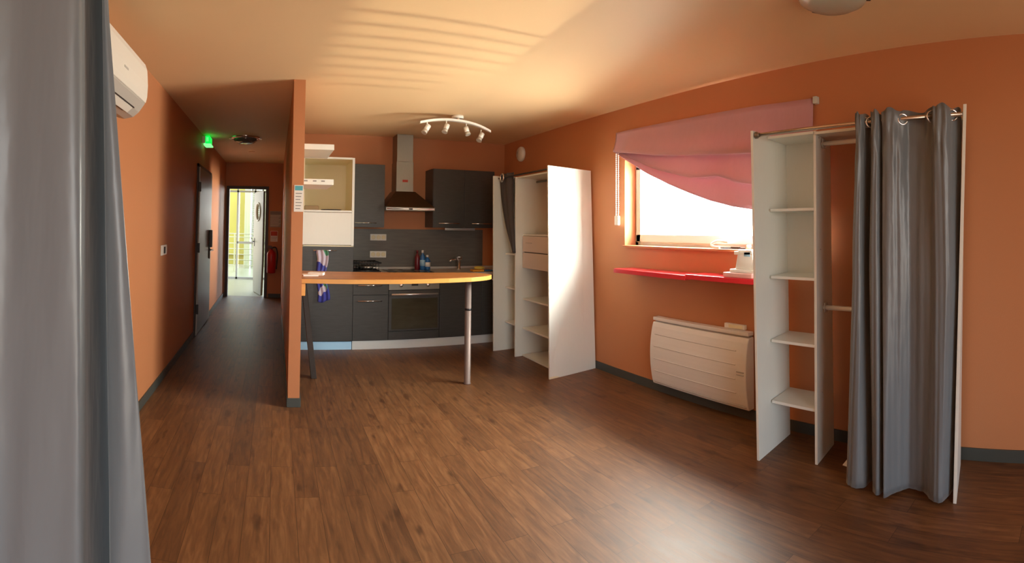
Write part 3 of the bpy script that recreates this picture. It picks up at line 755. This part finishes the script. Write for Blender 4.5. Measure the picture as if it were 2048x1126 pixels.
for (x, y, z, dx, dy) in ((1.485, 4.97, 2.43, -.03, 0), (1.68, 4.94, 2.445, -.02, 0), (1.905, 4.96, 2.44, .01, 0), (2.10, 5.03, 2.40, -.025, 0)):
    sp_ = MB().tube([(x, y, z + .07), (x, y, z + .025)], .006, 8).tube([(x - dx * .6, y, z + .03), (x + dx * .6, y - .01, z - .022)], .026, 16).build('spotlight', M['whitemetal'], tr)
    MB().tube([(x + dx * .6, y - .01, z - .022), (x + dx * 1.3, y - .02, z - .052)], [.024, .030], 16).build('glass_shade', M['domeg'] if 0 else M['dedge'], sp_)

# ------------------------------------------------------------------ near ceiling lamp (top right)
LC = (2.17, 1.145, HC)
cl2 = thing('ceiling_lamp', LC, 'large frosted round ceiling lamp near the grey curtain wardrobe, cut by the frame', 'ceiling lamp')
MB().lathe([(.15, 0), (.155, -.02), (.15, -.03)], LC).build('base', M['whitemetal'], cl2)
MB().lathe([(.165, -.025), (.172, -.045), (.16, -.07), (.12, -.092), (.06, -.103), (.0001, -.105)], LC).build('dome', M['dome'], cl2)
for a in (1.0, 3.1, 5.2):
    c, s_ = math.cos(a), math.sin(a)
    MB().hexa([(LC[0] + c * .14 - s_ * .02, LC[1] + s_ * .14 + c * .02, HC - .062), (LC[0] + c * .185 - s_ * .02, LC[1] + s_ * .185 + c * .02, HC - .062), (LC[0] + c * .185 + s_ * .02, LC[1] + s_ * .185 - c * .02, HC - .062), (LC[0] + c * .14 + s_ * .02, LC[1] + s_ * .14 - c * .02, HC - .062),
             (LC[0] + c * .14 - s_ * .02, LC[1] + s_ * .14 + c * .02, HC), (LC[0] + c * .185 - s_ * .02, LC[1] + s_ * .185 + c * .02, HC), (LC[0] + c * .185 + s_ * .02, LC[1] + s_ * .185 - c * .02, HC), (LC[0] + c * .14 + s_ * .02, LC[1] + s_ * .14 - c * .02, HC)]).build('clip', M['darkmetal'], cl2, bevel=.003)

# ------------------------------------------------------------------ smoke detector / alarm on the right wall
sd = thing('wall_alarm', (XR, 6.03, 2.40), 'round white alarm on the right wall near the kitchen corner', 'alarm')
MB().lathe([(.095, 0), (.10, -.01), (.098, -.03), (.085, -.045), (.0001, -.05)], (XR, 6.03, 2.40), 'x', 32).build('casing', M['plastic'], sd)
mb = MB()
for k in range(4): mb.box(XR - .051, XR - .046, 6.06, 6.10, 2.365 + k * .02, 2.371 + k * .02)
mb.build('grille', M['radg'], sd)


# ------------------------------------------------------------------ wardrobes
def vpanel(pts_bottom, pts_top, z0, z1, th, name, m, parent):
    """upright panel: bottom (x0,y0)-(x1,y1) and top edge line, thickness th towards +y."""
    (a0, b0), (a1, b1) = pts_bottom; (c0, d0), (c1, d1) = pts_top
    return MB().hexa([(a0, b0, z0), (a1, b1, z0), (a1, b1 + th, z0), (a0, b0 + th, z0), (c0, d0, z1), (c1, d1, z1), (c1, d1 + th, z1), (c0, d0 + th, z1)]).build(name, M[m], parent, bevel=.0012)


XB = XR - .014
w1_ = thing('wardrobe', (2.8, 4.85, 0), 'open white wardrobe beside the kitchen with tall plain side panel and two drawers', 'wardrobe')
TH = .017
vpanel(((2.475, 5.49), (XB, 5.53)), ((2.455, 5.49), (XB, 5.53)), 0, 2.035, TH, 'side_panel', 'white', w1_)
vpanel(((2.585, 5.15), (XB, 5.19)), ((2.575, 5.15), (XB, 5.19)), 0, 2.0, TH, 'divider', 'white', w1_)
sp1 = vpanel(((2.497, 4.245), (XB, 4.335)), ((2.478, 4.262), (XB, 4.43)), 0, 2.035, TH, 'side_panel', 'white', w1_)
MB().hexa([(2.496, 4.2435, .002), (2.62, 4.2615, .002), (2.60, 4.262, .012), (2.4965, 4.25, .03), (2.496, 4.2415, .0025), (2.62, 4.2595, .0025), (2.60, 4.260, .0125), (2.4965, 4.248, .0305)]).build('chipped_corner', M['cream'], sp1)
MB().box(2.60, XB, 4.45, 5.49, 1.985, 2.002).build('top_board', M['white'], w1_, bevel=.001)
for z in (1.552, 1.134, .741, .34):
    MB().box(2.62, XB, 5.21, 5.49, z - .016, z).build('shelf', M['white'], w1_, bevel=.001)
for z in (.645, .32, .02):
    ya, yb = 4.296 + z * .012, 4.354 + z * .047
    MB().hexa([(2.675, ya, z - .017), (XB, yb, z - .017), (XB, 5.150, z - .017), (2.675, 5.150, z - .017), (2.675, ya, z), (XB, yb, z), (XB, 5.150, z), (2.675, 5.150, z)]).build('shelf', M['white'], w1_, bevel=.001)
MB().box(2.675, XB, 4.43, 5.150, 1.345, 1.36).build('drawer_top', M['white'], w1_, bevel=.001)
MB().box(2.692, XB, 4.43, 5.145, .985, 1.34).build('drawer_box', M['darkmetal'], w1_)
for z0, z1, hn in ((1.165, 1.34, True), (.985, 1.155, False)):
    d_ = MB().box(2.668, 2.685, 4.40, 5.147, z0, z1).build('drawer', M['drawer'], w1_, bevel=.002)
    if hn: MB().box(2.66, 2.668, 4.93, 5.06, 1.262, 1.268).build('drawer_handle', M['radg'], d_)
MB().tube([(2.52, 5.48, 2.005), (2.505, 4.27, 2.005)], .009, 12).build('curtain_rod', M['darkmetal'], w1_)
MB().tube([(2.85, 5.15, 1.955), (2.85, 4.42, 1.955)], .013, 12).build('hanging_rod', M['steel'], w1_)

# bunched dark curtain with one eyelet at the far end of that rod
rows = []
for i in range(30):
    u = i / 29; z = 2.05 - u * .90
    a = 5.485 - (.42 * (.12 * u + .62 * u ** 2.4)); b_ = 5.135 + .045 * math.sin(u * 3) * (1 - u)
    if a < b_ + .03: a = b_ + .03
    rows.append([(2.535 + .026 * math.sin(j / 28 * math.pi * 5) * (1 - .5 * u) + .03 * u, a + (b_ - a) * j / 28, z) for j in range(29)])
dc = tag(cloth('bunched_curtain', rows, M['darkcurtain']), 'dark grey curtain gathered and tucked in at the far end of the kitchen-side wardrobe', 'curtain')
MB().torus((2.498, 5.34, 2.003), .042, .010, 'x').build('eyelet', M['chrome'], dc)

XB2 = 3.045
w2 = thing('wardrobe', (2.85, 1.3, 0), 'open white wardrobe with empty shelves and a curtained hanging rail, nearest the camera', 'wardrobe')
vpanel(((2.595, 1.922), (XB2, 1.985)), ((2.575, 1.937), (XB2, 1.99)), 0, 2.05, .018, 'side_panel', 'white', w2)
vpanel(((2.737, 1.59), (XB2, 1.64)), ((2.765, 1.59), (XB2, 1.64)), 0, 2.04, .018, 'divider', 'white', w2)
vpanel(((2.61, .700), (XB2, .785)), ((2.60, .60), (XB2, .715)), 0, 2.07, .018, 'side_panel', 'white', w2)
MB().hexa([(2.745, 1.60, 2.018), (XB2, 1.65, 2.018), (XB2, 1.99, 2.018), (2.745, 1.945, 2.018), (2.745, 1.60, 2.035), (XB2, 1.65, 2.035), (XB2, 1.99, 2.035), (2.745, 1.945, 2.035)]).build('top_board', M['white'], w2, bevel=.001)
MB().hexa([(2.745, .655, 2.012), (XB2, .73, 2.012), (XB2, 1.645, 2.012), (2.745, 1.59, 2.012), (2.745, .655, 2.029), (XB2, .73, 2.029), (XB2, 1.645, 2.029), (2.745, 1.59, 2.029)]).build('top_board', M['white'], w2, bevel=.001)
for z in (1.56, 1.125, .715, .325):
    MB().hexa([(2.755, 1.607, z - .017), (XB2, 1.655, z - .017), (XB2, 1.985, z - .017), (2.755, 1.935, z - .017), (2.755, 1.607, z), (XB2, 1.655, z), (XB2, 1.985, z), (2.755, 1.935, z)]).build('shelf', M['white'], w2, bevel=.001)
MB().box(XB2 - .012, XB2 - .001, 1.652, 1.996, 1.125, 2.02).build('back_panel', M['white'], w2)
for z in (1.968, .932):
    MB().tube([(2.86, 1.60, z), (2.86, .70 if z > 1.5 else .765, z)], .015, 14).build('hanging_rod', M['whitemetal'], w2)
    MB().box(2.84, 2.88, 1.583, 1.589, z - .03, z + .03).build('rod_socket', M['radg'], w2, bevel=.002)
MB().tube([(2.60, 1.93, 2.022), (2.60, .622, 2.018)], .0115, 14).build('curtain_rod', M['rod'], w2)
MB().lathe([(.022, 0), (.022, -.012), (.014, -.02), (.014, -.03)], (2.60, 1.932, 2.022), 'y', 20).build('rod_bracket', M['steel'], w2)
mb = MB()
for y, z in ((1.588, 1.30), (1.588, .42), (1.59, 2.0)): MB().lathe([(.004, 0), (.004, -.002), (.0001, -.002)], (2.80, y - .001, z), 'y', 10).build('screw', M['radg'], w2)

# grey eyelet curtain on that rod : plan curves (x, y) at the rod, mid height and hem
ctop = [(2.565, 1.222), (2.555, 1.20), (2.57, 1.182), (2.625, 1.168), (2.632, 1.150), (2.59, 1.135), (2.552, 1.110), (2.55, 1.088), (2.60, 1.076), (2.60, 1.066), (2.555, 1.055), (2.552, 1.01), (2.575, .972), (2.632, .935), (2.638, .86), (2.610, .792), (2.556, .765), (2.552, .725), (2.572, .690), (2.635, .665), (2.655, .645)]
cmid = [(2.580, 1.262), (2.560, 1.235), (2.562, 1.205), (2.64, 1.190), (2.65, 1.165), (2.585, 1.158), (2.553, 1.135), (2.55, 1.100), (2.605, 1.083), (2.605, 1.074), (2.552, 1.068), (2.556, 1.02), (2.585, .975), (2.612, .93), (2.600, .86), (2.585, .80), (2.560, .765), (2.562, .72), (2.585, .695), (2.65, .680), (2.68, .672)]
cbot = [(2.60, 1.325), (2.568, 1.296), (2.553, 1.25), (2.575, 1.205), (2.66, 1.20), (2.63, 1.165), (2.557, 1.147), (2.537, 1.105), (2.60, 1.09), (2.60, 1.083), (2.523, 1.067), (2.565, 1.04), (2.623, 1.005), (2.659, .965), (2.640, .895), (2.590, .84), (2.559, .792), (2.576, .764), (2.630, .750), (2.69, .742), (2.711, .739)]
P0, P1, P2 = [cr_spline([Vector(p) for p in c], 7) for c in (ctop, cmid, cbot)]
rows = []
NZ = 56
for i in range(NZ):
    u = i / (NZ - 1)
    row = []
    for j in range(len(P0)):
        tz = 2.064 + .009 * math.sin(j * .43) + .006 * math.sin(j * .17 + 1)
        z = tz + (.022 - tz) * u
        if u < .45:
            t = u / .45; t = t * t * (3 - 2 * t); p = P0[j].lerp(P1[j], t)
        else:
            t = (u - .45) / .55; p = P1[j].lerp(P2[j], t)
        # small gathers between the eyelets near the top
        g = max(0, 1 - u * 5) * .006 * math.sin(j * .9 + u * 20) + max(0, 1 - u * 4.5) * .006 * math.sin(j * .35 - u * 60) + .0035 * math.sin(j * .55 + u * 3) + .0018 * math.sin(j * 1.4 + u * 2) + max(0, u - .5) * .006 * math.sin(j * .3 + u * 9)
        row.append((p.x + g, p.y, z))
    rows.append(row)
gc = tag(cloth('eyelet_curtain', rows, M['curtain'], thick=.0025), 'long grey satin eyelet curtain hanging on the wardrobe rod at the right', 'curtain')
for (x, y) in ((2.598, 1.176), (2.60, 1.142), (2.60, .955), (2.60, .790), (2.60, .678)):
    o = MB().torus((0, 0, 0), .028, .0055, 'x').build('eyelet', M['chrome'], gc)
    o.location = (x, y, 2.016); o.rotation_euler = (0, 0, .75)
tag(MB().hexa([(2.79, 1.395, .001), (2.80, 1.455, .001), (2.815, 1.455, .001), (2.805, 1.395, .001), (2.83, 1.375, .055), (2.835, 1.415, .055), (2.842, 1.415, .055), (2.838, 1.375, .055)]).build('paper_tag', M['paper'], bevel=.003), 'small white scrap on the floor beside the grey wardrobe curtain', 'scrap')

# ------------------------------------------------------------------ big curtain at the left of the camera
L0 = [(-.97, .84), (-.86, .90), (-.75, .86), (-.64, .80), (-.54, .795), (-.475, .80), (-.42, .785), (-.375, .775), (-.345, .772), (-.338, .79), (-.352, .84), (-.362, .90), (-.348, .935), (-.328, .915), (-.318, .875), (-.312, .855), (-.308, .86)]
L1 = [(-.97, .84), (-.86, .90), (-.74, .86), (-.62, .79), (-.515, .79), (-.46, .80), (-.405, .785), (-.36, .775), (-.333, .775), (-.326, .79), (-.338, .84), (-.345, .90), (-.335, .93), (-.318, .90), (-.312, .86), (-.304, .845), (-.300, .85)]
L2 = [(-.97, .82), (-.86, .90), (-.73, .84), (-.59, .77), (-.50, .785), (-.43, .81), (-.375, .785), (-.31, .765), (-.262, .765), (-.254, .785), (-.262, .84), (-.262, .90), (-.25, .925), (-.226, .87), (-.215, .815), (-.15, .79), (-.085, .80)]
Q = [cr_spline([Vector(p) for p in c], 10) for c in (L0, L1, L2)]
rows = []
NZ = 70
for i in range(NZ):
    z = 2.585 - i * (2.585 - .01) / (NZ - 1); row = []
    for j in range(len(Q[0])):
        if z > 1.83:
            p = Q[0][j].lerp(Q[1][j], (2.585 - z) / (2.585 - 1.83))
        else:
            p = Q[1][j].lerp(Q[2][j], (1.83 - z) / 1.82)
        k = min(1, max(0, (1.7 - z)))
        wv = .006 * k * math.sin(j * .16 + z * 3.1) + .0035 * k * math.sin(j * .37 - z * 7 + 1) * (1 if j > 125 else .5)
        row.append((p.x, p.y + wv, z))
    rows.append(row)
tag(cloth('window_curtain', rows, M['curtain'], thick=.003), 'large grey satin curtain hanging in the left foreground', 'curtain')

# ------------------------------------------------------------------ pink roman blind, chain
bl = thing('roman_blind', (3.05, 2.9, 2.35), 'pink fabric blind sagging diagonally across the window', 'blind')
BY0, BY1 = 3.975, 1.795


def interp(tab, y):
    if y >= tab[0][0]: return tab[0][1]
    for (a, za), (b_, zb) in zip(tab, tab[1:]):
        if y >= b_: 
            t = (a - y) / (a - b_); return za + (zb - za) * t
    (a, za), (b_, zb) = tab[-2:]
    return zb + (zb - za) / (b_ - a) * (y - b_)


T1 = [(3.975, 2.185), (3.863, 2.162), (3.284, 2.071), (2.842, 2.024), (2.547, 2.003), (2.25, 1.984), (1.795, 1.97)]
T2 = [(3.975, 2.18), (3.80, 2.135), (3.555, 2.043), (3.261, 1.937), (2.902, 1.848), (2.737, 1.837), (2.58, 1.838), (2.398, 1.777), (2.258, 1.756), (1.795, 1.70)]
T3 = [(3.975, 2.175), (3.789, 2.087), (3.5, 1.95), (3.15, 1.802), (2.685, 1.649), (2.458, 1.599), (2.274, 1.571), (1.795, 1.50)]
rows_t = []
NY = 90
for i in range(NY):
    y = BY0 + (BY1 - BY0) * i / (NY - 1)
    zt = 2.366 - .028 * i / (NY - 1); s_ = i / (NY - 1)
    b1, b2, b3 = interp(T1, y), interp(T2, y), interp(T3, y)
    o1 = min(1, (zt - b1) / .2); col = []
    k12 = min(1, max(0, (b1 - b2) / .1)); k23 = min(1, max(0, (b2 - b3) / .1))
    rip = .015 * math.sin(s_ * 17 + 1) + .009 * math.sin(s_ * 31)
    for k in range(9):
        u = k / 8; col.append((3.055 - .095 * u ** 1.8 + rip * u, y, zt + (b1 - zt) * u))
    col.append((2.962 + rip, y, b1 - .006)); col.append((3.018 + rip * .6, y, b1 + .010 + .012 * k12))
    for k in range(7):
        u = k / 6; col.append((3.034 - .062 * u ** 1.5 * (.3 + .7 * k12) + rip * .7 * u + .005 * math.sin(s_ * 23 + u * 3), y, b1 + .008 + (b2 - b1 - .008) * u))
    col.append((2.978 + rip * .6, y, b2 - .003)); col.append((3.024, y, b2 + .006 + .010 * k23))
    for k in range(7):
        u = k / 6; col.append((3.044 - .045 * u * (.3 + .7 * k23) + .009 * math.sin(s_ * 27 + u * 4) * u, y, b2 + .004 + (b3 - b2 - .004) * u))
    q_ = (.2 + .8 * min(1, max(0, (y - 2.03) / .22))) * min(1, .45 + s_ * 5)
    col = [(XR - .005 - (3.085 - a) * q_ - .012, b_, c) for a, b_, c in col]
    rows_t.append(col)
cloth('blind_cloth', rows_t, M['pink'], bl, thick=.003)
MB().box(3.098, XR, BY1 - .012, BY0, 2.305, 2.332).build('headrail', M['whitemetal'], bl, bevel=.002)
MB().box(3.07, XR, BY1 - .038, BY1 - .006, 2.295, 2.345).build('end_bracket', M['winframe'], bl, bevel=.003)
mb = MB()
for x, y in ((3.045, 3.93), (3.045, 3.895)):
    mb.tube([(x, y, 2.15), (x, y - .0, 1.55)], .003, 6)
k = 0
while k < 30:
    z = 2.15 - k * .02; mb.lathe([(.0001, .007), (.009, 0), (.0001, -.007)], (3.045, 3.93, z), n=6).lathe([(.0001, .007), (.009, 0), (.0001, -.007)], (3.045, 3.895, z), n=6); k += 1
mb.build('bead_chain', M['plastic'], bl)
MB().box(3.035, 3.06, 3.885, 3.945, 1.462, 1.552).build('chain_weight', M['plastic'], bl, bevel=.006)

# ------------------------------------------------------------------ red shelves and what lies there
for i, (a, b_, z, lb) in enumerate(((2.845, 3.76, 1.066, 'left red floating shelf under the window'), (2.03, 2.841, 1.076, 'right red floating shelf under the window, carrying papers'))):
    tag(MB().box(2.885, XR, a, b_, z - .038, z).build('red_shelf', M['red'], bevel=.002), lb, 'shelf', 'red shelves under the window')
z = 1.0765
tag(MB().box(2.90, 3.06, 2.20, 2.47, z, z + .035).build('paper_packet', mat('pink_print', (.72, .42, .40), .6), bevel=.006), 'pink and white printed packet at the bottom of the pile on the red shelf', 'packet')
tag(MB().box(2.92, 3.06, 2.20, 2.42, z + .0355, z + .06).build('paper_packet', M['paper'], bevel=.004), 'thin white packet between the printed packet and the box on the red shelf', 'packet')
bx = thing('medicine_box', (2.98, 2.3, z + .061), 'white box with blue spot standing on the pile on the red shelf', 'box')
MB().prism([(2.195, z + .0605), (2.375, z + .0605), (2.345, z + .20), (2.225, z + .20)], 'x', 2.93, 3.03).build('carton', M['paper'], bx, bevel=.004)
MB().box(2.928, 2.93, 2.235, 2.29, z + .155, z + .185).build('blue_spot', M['ltblue'], bx)
MB().box(2.928, 3.032, 2.215, 2.385, z + .165, z + .19).build('lid', M['plastic'], bx, bevel=.004)

cu = thing('toilet_brush_head', (3.12, 2.70, 1.272), 'small white plastic clip lying on the window sill', 'clip')
cu.name = 'plastic_clip'
MB().tube(cr_spline([(3.15, 2.62, 1.325), (3.14, 2.72, 1.33), (3.13, 2.78, 1.305), (3.12, 2.75, 1.285), (3.11, 2.68, 1.282)], 5), .012, 8).build('hook', M['paper'], cu)
tag(MB().tube([(3.14, 2.72, 1.278), (3.15, 2.45, 1.278)], .006, 8).box(3.13, 3.16, 2.50, 2.58, 1.272, 1.288).build('pen', M['darkmetal']), 'dark pen lying on the window sill right of the clip', 'pen')
tag(MB().lathe([(.018, 0), (.019, .03), (.014, .034), (.0001, .034)], (3.13, 2.40, 1.272), n=16).build('pill_pot', M['paper']), 'small white pot standing on the window sill beside the pen', 'pot')

# ------------------------------------------------------------------ radiator
ra = thing('electric_radiator', (3.05, 2.86, .08), 'white electric panel radiator on the right wall under the red shelves', 'radiator')
RY0, RY1 = 2.335, 3.385
N_ = 14


def bulge(z):
    t = (z - .09) / .53; return 3.035 - .04 * math.sin(max(0, min(1, t)) * math.pi) ** .7


pf = [(XR - .012, .09)] + [(bulge(.09 + .53 * k / N_), .09 + .53 * k / N_) for k in range(N_ + 1)] + [(XR - .012, .62)]
MB().prism(pf, 'y', RY0, RY1).build('body', M['radi'], ra, bevel=.006, seg=3)
MB().box(3.055, XR - .012, RY0 + .012, RY1 - .012, .615, .635).build('grille', M['radg'], ra)
MB().box(3.03, XR - .012, RY0 + .004, RY1 - .004, .634, .662).build('top_cap', M['radi'], ra, bevel=.004)
mb = MB()
mbl = MB()
for k, zz in enumerate((.52, .42, .315, .21)):
    xx = bulge(zz); mb.box(xx - .0012, xx + .004, RY0 + .10, RY1 - .05, zz - .003, zz + .001); mbl.box(xx - .004, xx + .003, RY0 + .10, RY1 - .05, zz + .001, zz + .0045)
mb.build('groove', M['radg'], ra); mbl.build('ridge', M['radi'], ra)
MB().box(3.022, 3.034, RY0 + .02, RY1 - .03, .108, .114).build('lower_slot', M['radg'], ra)
MB().box(bulge(.35) - .006, bulge(.35) + .02, RY0 + .02, RY0 + .085, .37, .378).box(bulge(.35) - .006, bulge(.35) + .02, RY0 + .02, RY0 + .085, .35, .356).build('control', M['radg'], ra)
for a in (RY0 + .15, RY1 - .2): MB().box(XR - .013, XR - .0005, a, a + .05, .2, .55).build('wall_bracket', M['radg'], ra)
jb = thing('junction_box', (XR, 2.51, .65), 'cream wall box just above the right end of the radiator', 'wall box')
MB().box(XR - .03, XR, 2.41, 2.61, .664, .70).build('cover', M['plastic'], jb, bevel=.004)
MB().box(XR - .032, XR - .029, 2.43, 2.565, .669, .694).build('inset', M['cream'], jb, bevel=.001)
